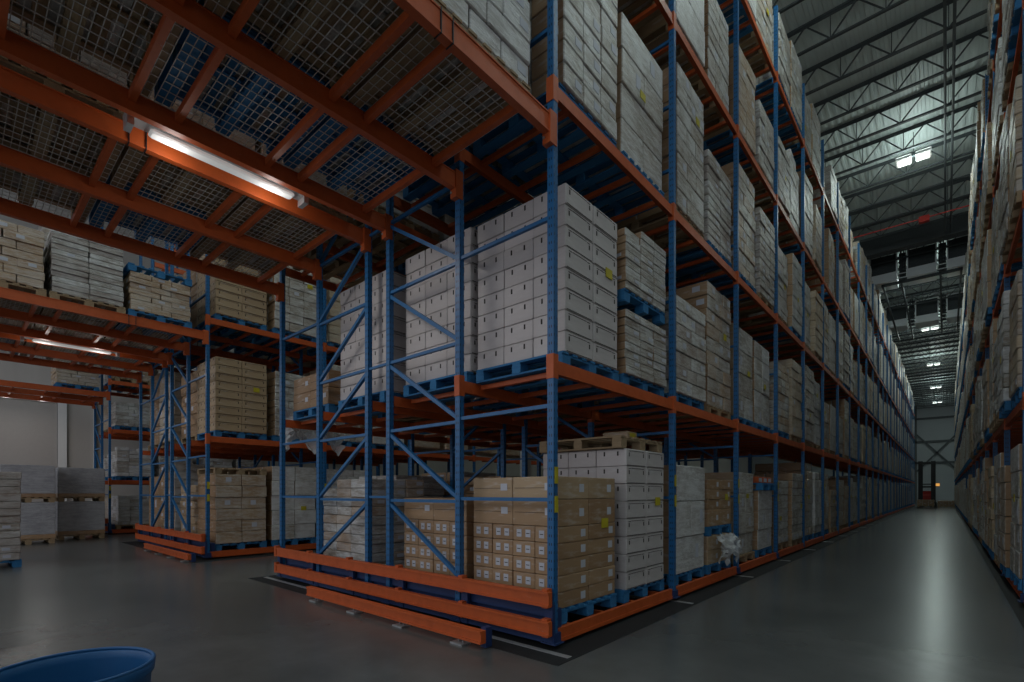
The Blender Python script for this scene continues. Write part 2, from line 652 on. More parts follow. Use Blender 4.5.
def add_pallet(x, y, z, colr, label, group, detail, rz=0.0):
    p = PAL[colr]
    if not detail:
        o = place('pallet', p['whole'], (x, y, z), None, rz)
        return tag(o, label, 'pallet', group)
    r = empty('pallet', (x, y, z), rz)
    tag(r, label, 'pallet', group)
    place('top_deck', p['top'], (0, 0, 0), r)
    place('bottom_deck', p['bottom'], (0, 0, 0), r)
    for sx in (-1, 0, 1):
        for sy in (-1, 0, 1):
            place('block', p['block'], (sx * (PD / 2 - .06), sy * (PW / 2 - .065), 0), r)
    return r


def cart_stack(dx, dy, nx, ny, n, h, seed, protr=.008, mY=0, nm=2, labels=0, drop=0.0):
    """stack of cartons under film as one mesh: perimeter cartons only, each slightly off the plane"""
    r = random.Random(seed)
    b = MB()
    w, d, ch = dx / nx, dy / ny, h / n
    for k in range(n):
        sx, sy = r.uniform(-protr, protr), r.uniform(-protr, protr)
        turn = (nx != ny) and k % 2 == 1
        ax, ay = (ny, nx) if turn else (nx, ny)
        ww, dd = dx / ax, dy / ay
        for i in range(ax):
            for j in range(ay):
                if 0 < i < ax - 1 and 0 < j < ay - 1:
                    continue
                if k == n - 1 and r.random() < drop:
                    continue
                px, py = r.uniform(-protr, protr), r.uniform(-protr, protr)
                m = r.randrange(nm)
                f0 = len(b.f)
                b.cbox((i - (ax - 1) / 2) * ww + sx + px, (j - (ay - 1) / 2) * dd + sy + py, k * ch + ch / 2, ww - .008, dd - .008, ch - .007, .010, m)
                if mY:  # ends keep bare carton tone; film glare on the sides is painted in
                    for rg in range(3):
                        for kk in (0, 4):
                            b.m[f0 + rg * 8 + kk] = mY
                if labels and r.random() < labels:
                    sgn = r.choice((-1, 1))
                    b.box((i - (ax - 1) / 2) * ww + sx + px + sgn * (ww / 2 - .002), (j - (ay - 1) / 2) * dd + sy + py + r.uniform(-.1, .1) * dd, k * ch + ch * .55, .004, min(.11, dd * .4), ch * .4, nm if not mY else mY + 1)
                    b.box((i - (ax - 1) / 2) * ww + sx + px + r.uniform(-.15, .15) * ww, (j - (ay - 1) / 2) * dd + sy + py - (dd / 2 - .002), k * ch + ch * .55, min(.12, ww * .4), .004, ch * .4, nm if not mY else mY + 1)
    return b


DESC = {'wrap_grey': 'grey film-wrapped', 'wrap_brown': 'brown film-wrapped', 'wrap_white': 'white film-wrapped', 'wrap_dark': 'dark mixed wrapped', 'wrap_tan': 'tan carton'}
LOADS = []   # (mesh, height, material key, MB)
SPEC = [  # material key, second tone, end tone (no film glare), nx, ny, courses, height, labels, drop
    ('wrap_grey', 'wrap_grey2', 'brown', 2, 3, 8, 1.92, .25, 0), ('wrap_grey', 'wrap_white', 'brown', 2, 2, 5, 1.72, 0, 0),
    ('wrap_grey', 'wrap_grey2', 'brown', 3, 3, 9, 1.84, .15, .3), ('wrap_grey', 'wrap_grey2', 'brown', 2, 3, 9, 1.50, .1, 0),
    ('wrap_grey', 'wrap_grey2', 'tan', 1, 2, 4, 1.78, .3, 0), ('wrap_grey', 'wrap_dark', None, 3, 2, 7, 1.30, .1, .2),
    ('wrap_white', 'wrap_grey', 'brown', 2, 2, 7, 1.84, .2, 0), ('wrap_white', 'wrap_white', 'wrap_grey', 2, 3, 9, 1.70, .3, 0),
    ('wrap_white', 'wrap_white', 'brown', 2, 1, 3, 1.55, 0, 0), ('wrap_white', 'wrap_grey2', None, 3, 3, 8, 1.62, 0, .4),
    ('wrap_brown', 'wrap_grey2', 'brown', 2, 3, 9, 1.88, .3, 0), ('wrap_brown', 'wrap_brown', 'brown', 2, 2, 6, 1.50, .6, 0),
    ('wrap_brown', 'wrap_grey', None, 3, 3, 10, 1.70, .2, .2), ('wrap_brown', 'wrap_brown', 'tan', 2, 3, 7, 1.28, .4, 0),
    ('wrap_dark', 'wrap_grey2', None, 3, 3, 12, 1.84, .3, .2), ('wrap_dark', 'wrap_brown', 'brown', 2, 3, 10, 1.60, .3, 0),
    ('wrap_dark', 'wrap_grey', None, 2, 2, 12, 1.40, .2, 0),
    ('wrap_tan', 'wrap_tan', None, 2, 3, 8, 1.72, .2, 0), ('wrap_tan', 'wrap_brown', None, 2, 2, 9, 1.50, .2, 0)]
SPEC = [t_[:7] + (min(.6, t_[7] + .2),) + t_[8:] for t_ in SPEC]
for j, (mk, m2, me_, nx, ny, n, h, lb, dr_) in enumerate(SPEC):
    dx, dy = (1.18, 1.14, 1.20)[j % 3], (1.04, 1.00, 1.07)[(j + 1) % 3]
    wb = cart_stack(dx, dy, nx, ny, n, h, 31 * j + 5, (.006, .012, .009)[j % 3], 2 if me_ else 0, 2, lb, dr_)
    mats = [M[mk], M[m2]] + ([M[me_]] if me_ else []) + [M['paper']]
    sb = MB(); sb.cbox(0, 0, h / 2, dx - .02, dy - .02, h - .01, .03)
    LOADS.append((wb.mesh('load_' + mk, mats), h, mk, sb))
lab = MB(); lab.box(0, 0, 0, .006, .13, .10)
YLAB = lab.mesh('yellow_label', M['yellow'])
lab = MB(); lab.box(0, 0, 0, .006, .12, .15)
WLAB = lab.mesh('white_label', M['paper'])


_cm = {}


def detailed_load(x, y, z, i, label, group, rz=0.0):
    """near wrapped load: every carton one sees is a part of the load"""
    mk, m2, me_, nx, ny, n, h, lb, dr_ = SPEC[i]
    dx, dy = (1.18, 1.14, 1.20)[i % 3], (1.04, 1.00, 1.07)[(i + 1) % 3]
    q = random.Random(31 * i + int(x * 100) * 7 + int(y * 100))
    r = empty('wrapped_load', (x, y, z), rz)
    tag(r, label, 'pallet load', group)
    ch = h / n
    pr = (.005, .009, .007)[i % 3]
    for k in range(n):
        sx, sy = q.uniform(-pr, pr), q.uniform(-pr, pr)
        turn = (nx != ny) and k % 2 == 1
        ax, ay = (ny, nx) if turn else (nx, ny)
        ww, dd = dx / ax, dy / ay
        for a in range(ax):
            for c in range(ay):
                if 0 < a < ax - 1 and 0 < c < ay - 1:
                    continue
                if k == n - 1 and q.random() < dr_:
                    continue
                mt = q.choice((mk, m2))
                hl = q.random() < lb
                key = (i, turn, mt, hl)
                if key not in _cm:
                    b = MB()
                    b.cbox(0, 0, ch / 2, ww - .008, dd - .008, ch - .007, .010, 0)
                    if me_:  # ends browner than the sides: film glare put into the colour
                        for rg in range(3):
                            for kk in (0, 4):
                                b.m[rg * 8 + kk] = 1
                    if hl:
                        b.box(ww / 2 - .003, dd * .22, ch * .55, .004, min(.11, dd * .4), ch * .4, 2)
                        b.box(-ww / 2 + .003, -dd * .22, ch * .55, .004, min(.11, dd * .4), ch * .4, 2)
                        b.box(ww * .18, -dd / 2 + .003, ch * .55, min(.12, ww * .4), .004, ch * .4, 2)
                    _cm[key] = b.mesh('wrapped_carton', [M[mt], M[me_ or mt], M['paper']])
                place('carton', _cm[key], ((a - (ax - 1) / 2) * ww + sx + q.uniform(-pr, pr), (c - (ay - 1) / 2) * dd + sy + q.uniform(-pr, pr), k * ch), r)
    return r


def add_load(x, y, z, i, label, group, rz=0.0, lablside=0):
    if (Vector((x, y, z)) - Vector((0, 0, 1.4))).length < 12.5 and i < len(SPEC):
        return detailed_load(x, y, z, i, label, group, rz)
    me, h, mk, _ = LOADS[i]
    o = place('wrapped_load', me, (x, y, z), None, rz)
    tag(o, label, 'pallet load', group)
    if lablside:
        place('shipping_label', YLAB, (lablside * .588, .28, h * .62), o)
    return o


M['sheet'] = wrap_mat('grey_sheet_board', (.30, .31, .34), (.33, .34, .37), (.55, .56, .58), .45)
sbm = MB(); sbm.cbox(0, 0, .56, 1.16, 1.08, .88, .012, 0); sbm.cbox(0, 0, .06, 1.17, 1.09, .12, .01, 1); sbm.cbox(-.3, .3, .5, .57, .49, .9, .012, 0)
SHEET = sbm.mesh('sheet_load', [M['sheet'], M['brown']])


# single cartons (used as parts of the near loads)
def carton_mesh(name, w, d, h, mat, style):
    b = MB()
    b.cbox(0, 0, h / 2, w - .006, d - .006, h - .004, .006)
    hw, hd = w / 2 - .003, d / 2 - .003
    if style == 'tray':      # produce carton: hand holes at the ends, curved tabs on the long side
        for s in (-1, 1):
            b.box(s * w * .22, -s * 0 - hd - .001, h * .72, .018, .004, .05, 1)
            b.box(s * w * .22, hd + .001, h * .72, .018, .004, .05, 1)
        for s in (-1, 1):
            for q in (-1, 1):
                b.box(s * (hw + .001), q * d * .36, h * .66, .004, .016, .045, 1)
                b.box(s * (hw + .001), q * d * .33, h * .86, .004, .05, .006, 1)
            b.box(s * (hw + .001), 0, h * .88, .004, d * .5, .005, 1)
            b.box(s * (hw + .001), 0, .012, .004, d * .9, .006, 1)
    if style == 'label':
        for s in (-1, 1):
            b.box(s * w * .2, -hd - .001, h * .5, w * .22, .004, h * .48, 2)
            b.box(s * w * .2, -hd - .002, h * .5, w * .14, .004, h * .05, 1)
        b.box(hw + .001, d * .30, h * .52, .004, d * .15, h * .48, 2)
        b.box(0, 0, h - .0005, w * .98, .05, .004, 3)
    if style == 'plain':
        b.box(0, -hd - .0005, h * .5, w * .9, .003, .004, 1)
        b.box(w * .3, -hd - .001, h * .55, .09, .003, .07, 2)
        b.box(hw + .001, d * .25, h * .5, .003, .08, .08, 2)
    return b.mesh(name, [mat, M['hole'], M['paper'], M['tan']])


CART = {
    'white_tray': ((.395, .49, .200), carton_mesh('white_tray', .395, .49, .200, M['wcarton'], 'tray')),
    'tan_tray': ((.395, .53, .175), carton_mesh('tan_tray', .395, .53, .175, M['tan'], 'tray')),
    'brown_label': ((.285, .53, .155), carton_mesh('brown_label', .285, .53, .155, M['brown'], 'label')),
    'brown_plain': ((.57, .53, .26), carton_mesh('brown_plain', .57, .53, .26, M['brown'], 'plain')),
    'tan_plain': ((.57, .53, .22), carton_mesh('tan_plain', .57, .53, .22, M['tan'], 'plain')),
}


def carton_load(x, y, z, spec, label, group=None, rz=0.0, ylab=True, seed=1, lab_at=(.62, .3)):
    """spec: list of (carton kind, courses); cartons are parts of the one wrapped load"""
    r = empty('carton_load', (x, y, z), rz)
    tag(r, label, 'pallet load', group)
    q = random.Random(seed)
    zz = 0.0
    mx = 0
    for kind, courses in spec:
        (w, d, h), me = CART[kind]
        nx, ny = max(1, int(1.19 / w + .02)), max(1, int(1.10 / d + .02))
        for c in range(courses):
            for i in range(nx):
                for j in range(ny):
                    if 0 < i < nx - 1 and 0 < j < ny - 1:
                        continue
                    if j == ny - 1 and 0 < i < nx - 1:
                        continue
                    place('carton', me, ((i - (nx - 1) / 2) * w + q.uniform(-.004, .004), (j - (ny - 1) / 2) * d + q.uniform(-.004, .004), zz), r, q.uniform(-.008, .008))
            zz += h
        mx = max(mx, nx * w / 2)
    if ylab:
        place('shipping_label', YLAB, (mx + .006, lab_at[1], zz * lab_at[0]), r)
    return r, zz


# ------------------------------------------------------------------ rack building kit
ZL = [.165, 2.60, 5.09, 7.56, 10.12]        # top of beams
BAY = 2.6
Y0 = 3.6
BH = .125

postm = MB()
PHT = 11.55
postm.rng(-.035, -.031, -.032, .032, .06, PHT)
postm.rng(.031, .035, -.032, .032, .06, PHT)
postm.rng(-.031, .031, -.032, -.028, .06, PHT)
postm.rng(-.035, -.022, .028, .032, .06, PHT)
postm.rng(.022, .035, .028, .032, .06, PHT)
POST = postm.mesh('upright_post', M['post'])
fb = MB(); fb.box(0, 0, .055, .16, .14, .012); fb.box(0, 0, .1, .11, .11, .09)
FOOT = fb.mesh('post_foot', M['darkblue'])


def beam_mesh(L, H=BH, name='beam'):
    b = MB()
    b.rng(-.022, .022, -L / 2, L / 2, -H, 0)
    b.rng(-.022, .030, -L / 2, L / 2, -H, -H * .72)
    b.rng(-.024, -.022, -L / 2, L / 2, -H * .62, -H * .38)
    return b.mesh(name, M['orange'])


def conn_mesh():
    b = MB()
    b.rng(-.042, .038, -.038, .038, -.17, .05)
    b.box(-.046, .0, -.03, .01, .02, .02, 1)
    b.box(-.046, .0, -.12, .01, .02, .02, 1)
    return b.mesh('beam_connector', [M['orange'], M['galv']])


BEAM = beam_mesh(BAY - .09)
CONN = conn_mesh()
BARL = 1.24
bb = MB(); bb.box(0, 0, -.035, BARL - .05, .05, .05)
BAR = bb.mesh('support_bar', M['orange'])


class Pool:
    """parts of one rack: the 100 that show largest stay single parts, the rest become one stuff part"""
    def __init__(s, root, name, me, limit=100, kind2=None):
        s.root, s.name, s.me, s.limit, s.items = root, name, me, limit, []

    def add(s, loc, size=1.0, mirror=False, pen=1.0, kids=(), me=None):
        d = (Vector(loc) - Vector((0, 0, 1.4))).length
        s.items.append((size / d / d / pen, loc, mirror, kids, me or s.me))

    def flush(s):
        s.items.sort(key=lambda t: -t[0])
        for _, loc, mir, kids, me in s.items[:s.limit]:
            o = place(s.name, me, loc, s.root, PI if mir else 0)
            for kn, km, kl in kids:
                place(kn, km, kl, o)
        rest = s.items[s.limit:]
        if rest:
            V, F, m = [], [], []
            mats = []
            for _, loc, mir, kids, me in rest:
                off = len(V)
                sg = -1 if mir else 1
                V += [(sg * v.co.x + loc[0], sg * v.co.y + loc[1], v.co.z + loc[2]) for v in me.vertices]
                F += [[i + off for i in p.vertices] for p in me.polygons]
            me2 = bpy.data.meshes.new(s.name + '_rest')
            me2.from_pydata(V, [], F)
            for mt in s.me.materials:
                me2.materials.append(mt)
            o = place('distant_' + s.name, me2, (0, 0, 0), s.root)
            o['kind'] = 'stuff'


def brace_part(root, p, q, w=.035, name='brace'):
    b = MB()
    p, q = Vector(p), Vector(q)
    c = (p + q) / 2
    b.bar(p - c, q - c, w, w)
    return b.build(name, M['blue'], root, loc=tuple(c))


BR_H = [.48, 1.31, 2.16, 3.0, 3.86, 4.72, 5.57, 6.4, 7.25, 8.1, 8.95, 9.8, 10.65]


def frame_braces(root, xs, y, diag, outer, zmax=11.0):
    """xs = post X from aisle inwards (three posts): outer cell has rungs only, inner cell Z bracing"""
    x0, x1, x2 = xs
    for z in BR_H:
        if z > zmax:
            break
        if z not in (3.0, .48, 4.72):
            brace_part(root, (x0, y, z + .03), (x1, y, z + .03))
        brace_part(root, (x1, y, z), (x2, y, z))
    if diag:
        for a, c in zip(BR_H[:-1], BR_H[1:]):
            if c > zmax:
                break
            brace_part(root, (x2, y, c - .03), (x1, y, a + .03), .042)


BRIDGE_Z = 4.77
BRIDGE_L = 5.4


def bridge(root, xs, pens=None):
    """deck over the cross aisle: beams carried on from the end frames towards the camera"""
    bm_ = MB()
    bm_.rng(-.026, .026, -BRIDGE_L / 2, BRIDGE_L / 2, -.17, 0)
    bm_.rng(-.034, .034, -BRIDGE_L / 2, BRIDGE_L / 2, -.17, -.155)
    bm_.rng(-.034, .034, -BRIDGE_L / 2, BRIDGE_L / 2, -.012, 0)
    me = bm_.mesh('bridge_beam', M['orange'])
    cm = MB(); cm.rng(-.044, .044, -.05, .05, -.26, .03)
    cm.box(-.03, -.05, -.05, .02, .012, .02, 1); cm.box(-.03, -.05, -.2, .02, .012, .02, 1)
    cme = cm.mesh('beam_connector', [M['orange'], M['galv']])
    st = MB()
    st.rng(-.040, .040, -.004, .004, -.176, .006)
    sme = st.mesh('beam_joint', M['black'])
    for x in xs:
        o = place('bridge_beam', me, (x, Y0 - .05 - BRIDGE_L / 2, BRIDGE_Z), root)
        place('beam_connector', cme, (0, BRIDGE_L / 2 + .01, 0), o)
        for yy in ((1.52, 1.41) if x in (XA[0], XB[0]) else (.37, .24) if x in (XA[3], XB[3]) else ()):
            place('beam_joint', sme, (0, yy, 0), o)
    return me


def wire_deck_mesh(lx, ly):
    b = MB()
    n = round(lx / .11)
    for k in range(n + 1):
        x = -lx / 2 + lx * k / n
        b.rng(x - .0034, x + .0034, -ly / 2, ly / 2, 0, .0056)
    n = round(ly / .055)
    for k in range(n + 1):
        y = -ly / 2 + ly * k / n
        b.rng(-lx / 2, lx / 2, y - .003, y + .003, .0056, .0104)
    return b.mesh('wire_deck', M['wire'])


WD = wire_deck_mesh(1.17, 1.06)
BAR_Y = [3.22, 2.45, 2.12, 1.35, 1.02, .25, -.08, -.85, -1.18]
SLOT_Y = [2.80, 1.70, .60, -.50]


def bridge_bars(root, cells):
    for xc, w in cells:
        b = MB(); b.box(0, 0, -.04, w - .06, .05, .07)
        me = b.mesh('support_bar', M['orange'])
        for y in BAR_Y:
            place('support_bar', me, (xc, y, BRIDGE_Z - .012), root)
        for y in SLOT_Y:
            place('wire_deck', WD, (xc, y - .0, BRIDGE_Z - .008), root)


def bumpers(root, xr, xl, aisle_y=Y0):
    """three orange rails across the end of the mobile base, the chassis and low guard in front"""
    cx, L = (xr + xl) / 2 + .07, xr - xl - .03
    for z0, z1 in ((.395, .525), (.135, .265)):
        b = MB()
        b.rng(-L / 2, L / 2, -.03, .02, z0, z1)
        b.rng(-L / 2, L / 2, -.042, -.03, z0, z0 + .02)
        b.rng(-L / 2, L / 2, -.042, -.03, z1 - .02, z1)
        b.build('bumper_rail', M['orange'], root, loc=(cx, aisle_y - .1, 0))
    b = MB(); b.rng(-L / 2 + .1, L / 2 - .1, -.04, .04, .07, .12)
    b.rng(-L / 2 + .1, L / 2 - .1, .0, .05, .27, .40)
    b.build('chassis_end', M['darkblue'], root, loc=(cx, aisle_y, 0))
    for x in RX_LOCAL:
        pass


def guard_rail(x0, x1, y, label):
    r = empty('guard_rail', ((x0 + x1) / 2, y, 0))
    tag(r, label, 'guard rail', 'low orange guard rails before the rack ends')
    L = x1 - x0
    b = MB(); b.rng(-L / 2, L / 2, -.03, .03, .055, .17); b.rng(-L / 2, L / 2, -.042, -.03, .055, .075); b.rng(-L / 2, L / 2, -.042, -.03, .15, .17)
    b.build('rail', M['orange'], r)
    for k in range(4):
        x = -L / 2 + .2 + (L - .5) * k / 3
        b = MB(); b.box(0, 0, .008, .16, .12, .015); b.box(-.03, .03, .06, .01, .06, .1); b.box(.03, .03, .06, .01, .06, .1)
        b.build('floor_bracket', M['galv'], r, loc=(x, 0, 0))
    b = MB(); b.box(L / 2 - .03, .07, .10, .06, .08, .18)
    b.build('end_stop', M['darkblue'], r)


RX_LOCAL = []
# --------------------- rack definitions
XA = [-2.67, -3.90, -5.16, -5.63, -6.91, -8.13]
XB = [-11.65, -12.90, -14.15, -14.60, -15.88, -17.10]
XC = [-21.15, -22.40, -23.65]
XD = [.75, 1.98, 3.24]


def column_of(post_x):
    return


def build_rack(name, label, xs, nb, faces, inner_bays, levels, sgn, y_start=Y0, frames_diag=4, face_frames=None):
    """faces: indices of post lines built over the whole length; inner lines only over inner_bays"""
    root = empty(name, (0, 0, 0))
    tag(root, label, 'pallet rack')
    posts = Pool(root, 'upright_post', POST)
    beams = Pool(root, 'beam', BEAM)
    bars = Pool(root, 'support_bar', BAR)
    for i in range(nb + 1):
        y = y_start + BAY * i
        for li, x in enumerate(xs):
            if li in faces or i <= inner_bays:
                posts.add((x, y, 0), 3, mirror=(sgn > 0), pen=1 if li in faces else 2, kids=[('post_foot', FOOT, (0, 0, 0))] if i < 4 else ())
    for i in range(nb):
        y = y_start + BAY * (i + .5)
        for lv, z in enumerate(levels):
            for li, x in enumerate(xs):
                if li in faces or i < inner_bays:
                    kids = [('beam_connector', CONN, (0, BAY / 2, 0)), ('beam_connector', CONN, (0, -BAY / 2, 0))] if (lv and li in faces and i < 12) else ()
                    if kids and i > 0:
                        kids = kids[:1]
                    beams.add((x, y, z), 2, mirror=(sgn > 0), pen=1 if li == faces[0] else (3 if li in faces else 5), kids=kids)
            if lv or i < inner_bays:
                for ci in range(0, len(xs) - 1):
                    if len(xs) == 6 and ci == 2:
                        continue
                    if i >= inner_bays and ci > 0:
                        continue
                    xc = (xs[ci] + xs[ci + 1]) / 2
                    for dy in (-.98, -.35, .32, .98):
                        bars.add((xc, y + dy, z), 1, pen=1 if ci == 0 else 2.5)
    posts.flush(); beams.flush(); bars.flush()
    return root


rackA = build_rack('pallet_rack', 'long central orange and blue mobile pallet rack full of pallet loads along the aisle', XA, 26, [0, 1], 5, ZL, -1)
rackB = build_rack('pallet_rack', 'second orange and blue mobile pallet rack behind the central one', XB, 6, [0], 3, ZL[:4], -1)
ZC = [.165, 1.84, 3.56, 5.2]
rackC = build_rack('pallet_rack', 'far orange and blue pallet rack beside the beige side wall', XC, 4, [0], 2, ZC, -1)
rackD = build_rack('pallet_rack', 'orange and blue pallet rack facing the central rack across the aisle', XD, 25, [0], 1, ZL, 1, y_start=Y0 + BAY)

for i in range(4):
    frame_braces(rackA, XA[:3], Y0 + BAY * i, True, True, 11 if i < 2 else 6)
    frame_braces(rackA, XA[:2:-1], Y0 + BAY * i, True, True, 6)
for i in range(2):
    frame_braces(rackB, XB[:3], Y0 + BAY * i, True, True, 6)
    frame_braces(rackB, XB[:2:-1], Y0 + BAY * i, True, True, 6)
frame_braces(rackC, XC, Y0, True, True, 6)
for z in (1.35, 3.0, 4.72, 7.2):       # row spacers between the back-to-back rows
    for rk, xs in ((rackA, XA), (rackB, XB)):
        brace_part(rk, (xs[2], Y0, z), (xs[3], Y0, z), .03, 'row_spacer')

# end bumpers and chassis
bumpers(rackA, XA[0], XA[-1])
bumpers(rackB, XB[0], XB[-1])
bumpers(rackC, XC[0], XC[-1])
guard_rail(-6.33, -3.10, 3.15, 'low orange guard rail on the floor before the end of the central rack')
guard_rail(-24.3, -21.0, 3.2, 'low orange guard rail on the floor before the end of the far rack')
guard_rail(-14.75, -11.4, 3.2, 'low orange guard rail on the floor before the end of the second rack')
for rk, xs, nb in ((rackA, XA, 23), (rackB, XB, 3), (rackC, XC, 2)):
    for i in range(min(nb, 8) + 1):
        b = MB(); b.rng(xs[-1] - xs[0], 0, -.05, .05, .05, .12)
        if i == 0:
            b.rng(xs[-1] - xs[0], 0, .05, .14, .12, .34)
        b.build('chassis_beam', M['darkblue'], rk, loc=(xs[0], Y0 + BAY * i, 0))
    for i in range(6):
        x = xs[0] + (xs[-1] - xs[0]) * i / 5
        b = MB(); b.rng(-.03, .03, -.012, .06, .12, .285); b.rng(-.03, .03, -.012, .06, .38, .55); b.rng(-.045, .045, .05, .09, .05, .40, 1)
        b.build('bumper_bracket', [M['orange'], M['darkblue']], rk, loc=(x, Y0 - .11, 0))

# bridges over the cross aisle
bridge(rackA, XA); bridge(rackB, XB); bridge(rackC, XC)
bridge_bars(rackA, [((XA[i] + XA[i + 1]) / 2, XA[i] - XA[i + 1]) for i in (0, 1, 3, 4)])
bridge_bars(rackB, [((XB[i] + XB[i + 1]) / 2, XB[i] - XB[i + 1]) for i in (0, 1, 3, 4)])
bridge_bars(rackC, [((XC[i] + XC[i + 1]) / 2, XC[i] - XC[i + 1]) for i in (0, 1)])

# yellow location labels on the aisle posts
yl = MB(); yl.box(-.006, 0, 0, .004, .05, .15)
YL = yl.mesh('location_label', M['yellow'])
for rk, xs, sg, n0, n1 in ((rackA, XA, 1, 0, 12), (rackB, XB, 1, 0, 2), (rackC, XC, 1, 0, 1)):
    for i in range(n0, n1):
        for z in (1.30, 1.56):
            place('location_label', YL, (xs[0] + .05 * sg, Y0 + BAY * i, z), rk)
for i in range(0, 8):
    for z in (1.30, 1.56):
        place('location_label', YL, (XD[0] - .05, Y0 + BAY * (i + 1), z), rackD)

# dark strips and steel rails in the floor
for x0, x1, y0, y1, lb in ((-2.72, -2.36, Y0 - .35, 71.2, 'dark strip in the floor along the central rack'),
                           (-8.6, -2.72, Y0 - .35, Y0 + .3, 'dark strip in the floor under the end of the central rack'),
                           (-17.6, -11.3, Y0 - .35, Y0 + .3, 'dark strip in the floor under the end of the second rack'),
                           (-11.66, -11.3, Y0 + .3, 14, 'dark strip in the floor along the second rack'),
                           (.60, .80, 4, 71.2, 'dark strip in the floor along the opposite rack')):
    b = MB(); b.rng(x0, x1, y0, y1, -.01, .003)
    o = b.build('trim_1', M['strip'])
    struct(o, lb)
k = 0
for i in range(0, 10):
    for dy in ((-.12,) if i == 0 else (0.0,)):
        b = MB(); b.rng(-8.5, -2.40, -.03, .03, -.01, .008)
        o = b.build('floor_rail', M['galv'], loc=(0, Y0 + BAY * i + dy, 0))
        tag(o, ordinal(i + 1) + ' steel travel rail from the near end, in the floor under the central rack', 'rail', 'steel floor rails', 'structure')

# ------------------------------------------------------------------ loads on the racks
LV = ['floor level', 'first shelf', 'second shelf', 'third shelf', 'top shelf']
taken = set()
ROW = {}
cands = []   # (score, rack key, col, level, slot index, x, y, z)


def colx(xs, c):
    i = c if c < 2 else c + 1
    return (xs[i] + xs[i + 1]) / 2


RN = {'A': 'central rack', 'B': 'second rack', 'C': 'far rack', 'D': 'opposite rack'}
CN = ['aisle face', 'second row', 'third row', 'fourth row']


def add_cands(rk, xs, levels, cols, bays, pen, ystart=Y0, lv0=0):
    for lv, z in enumerate(levels, lv0):
        for c in cols:
            for i in bays:
                for s_ in (0, 1):
                    x = colx(xs, c)
                    y = ystart + BAY * i + (.69, 1.91)[s_]
                    dd = (Vector((x, y, z)) - Vector((0, 0, 1.4))).length
                    cands.append((1 / dd / dd / pen, rk, c, lv, i * 2 + s_, x, y, z))


add_cands('A', XA, ZL, [0], range(26), 1)
add_cands('A', XA, ZL[:2], [1], range(0, 4), 3)
add_cands('A', XA, ZL[:2], [2, 3], range(0, 2), 3)
add_cands('A', XA, ZL[2:3], [1], range(0, 3), 3, Y0, 2)
add_cands('A', XA, ZL[2:3], [2, 3], range(0, 1), 3, Y0, 2)
add_cands('A', XA, ZL[3:4], [1], range(0, 2), 3, Y0, 3)
add_cands('D', XD, ZL, [0], range(25), 1.6, Y0 + BAY)
add_cands('B', XB, ZL[:3], [0], range(2), 2)
add_cands('B', XB, ZL[:3], [1, 2, 3], range(1), 2)
add_cands('C', XC, ZC, [0, 1], range(2), 2)
cands = [c for c in cands if not (c[1] == 'D' and c[6] < 9.2)]
cands.sort(key=lambda t: -t[0])


def place_label(rk, c, lv, si):
    return f"on {LV[lv]}, {ordinal(si + 1)} from near end, {RN[rk]} {CN[c]}"


KINDW = (['wrap_grey'] * 5 + ['wrap_white'] * 3 + ['wrap_brown'] * 2 + ['wrap_dark'] * 1 + ['wrap_tan'])
SPECIAL = {}


def sp(rk, c, lv, si, **kw):
    SPECIAL[(rk, c, lv, si)] = kw


# the near loads the photograph shows in detail
sp('A', 0, 0, 0, spec=[('brown_label', 5), ('brown_plain', 1), ('tan_plain', 1)], pal='blue', d='labelled brown carton load')
sp('A', 0, 0, 1, spec=[('white_tray', 8)], pal='blue', d='white tray carton load')
sp('A', 1, 0, 0, spec=[('brown_label', 5), ('brown_plain', 1)], pal='blue', d='labelled brown carton load')
sp('A', 0, 1, 0, spec=[('white_tray', 8)], pal='blue', d='white tray carton load', dy=.05)
sp('A', 1, 1, 0, spec=[('white_tray', 8)], pal='blue', d='white tray carton load')
sp('A', 2, 1, 0, spec=[('white_tray', 8)], pal='blue', d='white tray carton load', dx=.18)
sp('A', 3, 1, 0, spec=[('brown_plain', 2)], pal='blue', d='low brown carton load')
sp('A', 1, 1, 1, spec=[('white_tray', 8)], pal='blue', d='white tray carton load')
sp('A', 0, 1, 1, mk='wrap_grey', h=1.84, pal='blue', sz=.44, tier=('wrap_grey', 1.84, .42))
sp('A', 0, 1, 2, mk='wrap_grey', h=1.30, pal='blue')
sp('A', 0, 1, 3, mk='wrap_brown', h=1.88, pal='wooden')
sp('A', 2, 0, 0, mk='wrap_brown', h=1.70, pal='blue', dx=-.22, dy=-.05, sz=.76)
sp('A', 3, 0, 0, skip=True)
sp('A', 1, 0, 1, skip=True)
sp('A', 2, 0, 1, mk='wrap_brown', h=1.28, pal='wooden', sz=.8)
sp('A', 3, 0, 1, mk='wrap_dark', h=1.4, pal='wooden')
sp('A', 0, 0, 2, mk='wrap_white', h=1.55, pal='blue', sz=.95)
sp('A', 0, 0, 3, spec=[('tan_plain', 2)], pal='blue', d='low tan carton load', tier='tan')
sp('A', 0, 0, 4, mk='wrap_grey', h=1.78, pal='wooden', sz=.82)
sp('A', 0, 0, 5, mk='wrap_white', h=1.55, pal='blue', sz=.74, tier='small')
sp('A', 0, 2, 0, mk='wrap_grey', h=1.84, pal='blue')
sp('A', 0, 2, 1, mk='wrap_grey', h=1.78, pal='blue', sz=.88)
sp('A', 0, 2, 2, mk='wrap_grey', h=1.92, pal='wooden')
sp('B', 0, 1, 0, spec=[('tan_tray', 9)], pal='blue', d='tan tray carton load')
sp('B', 0, 2, 0, spec=[('tan_tray', 9)], pal='blue', d='tan tray carton load')
sp('B', 0, 0, 0, mk='wrap_brown', h=1.5, pal='blue', tier='bare')

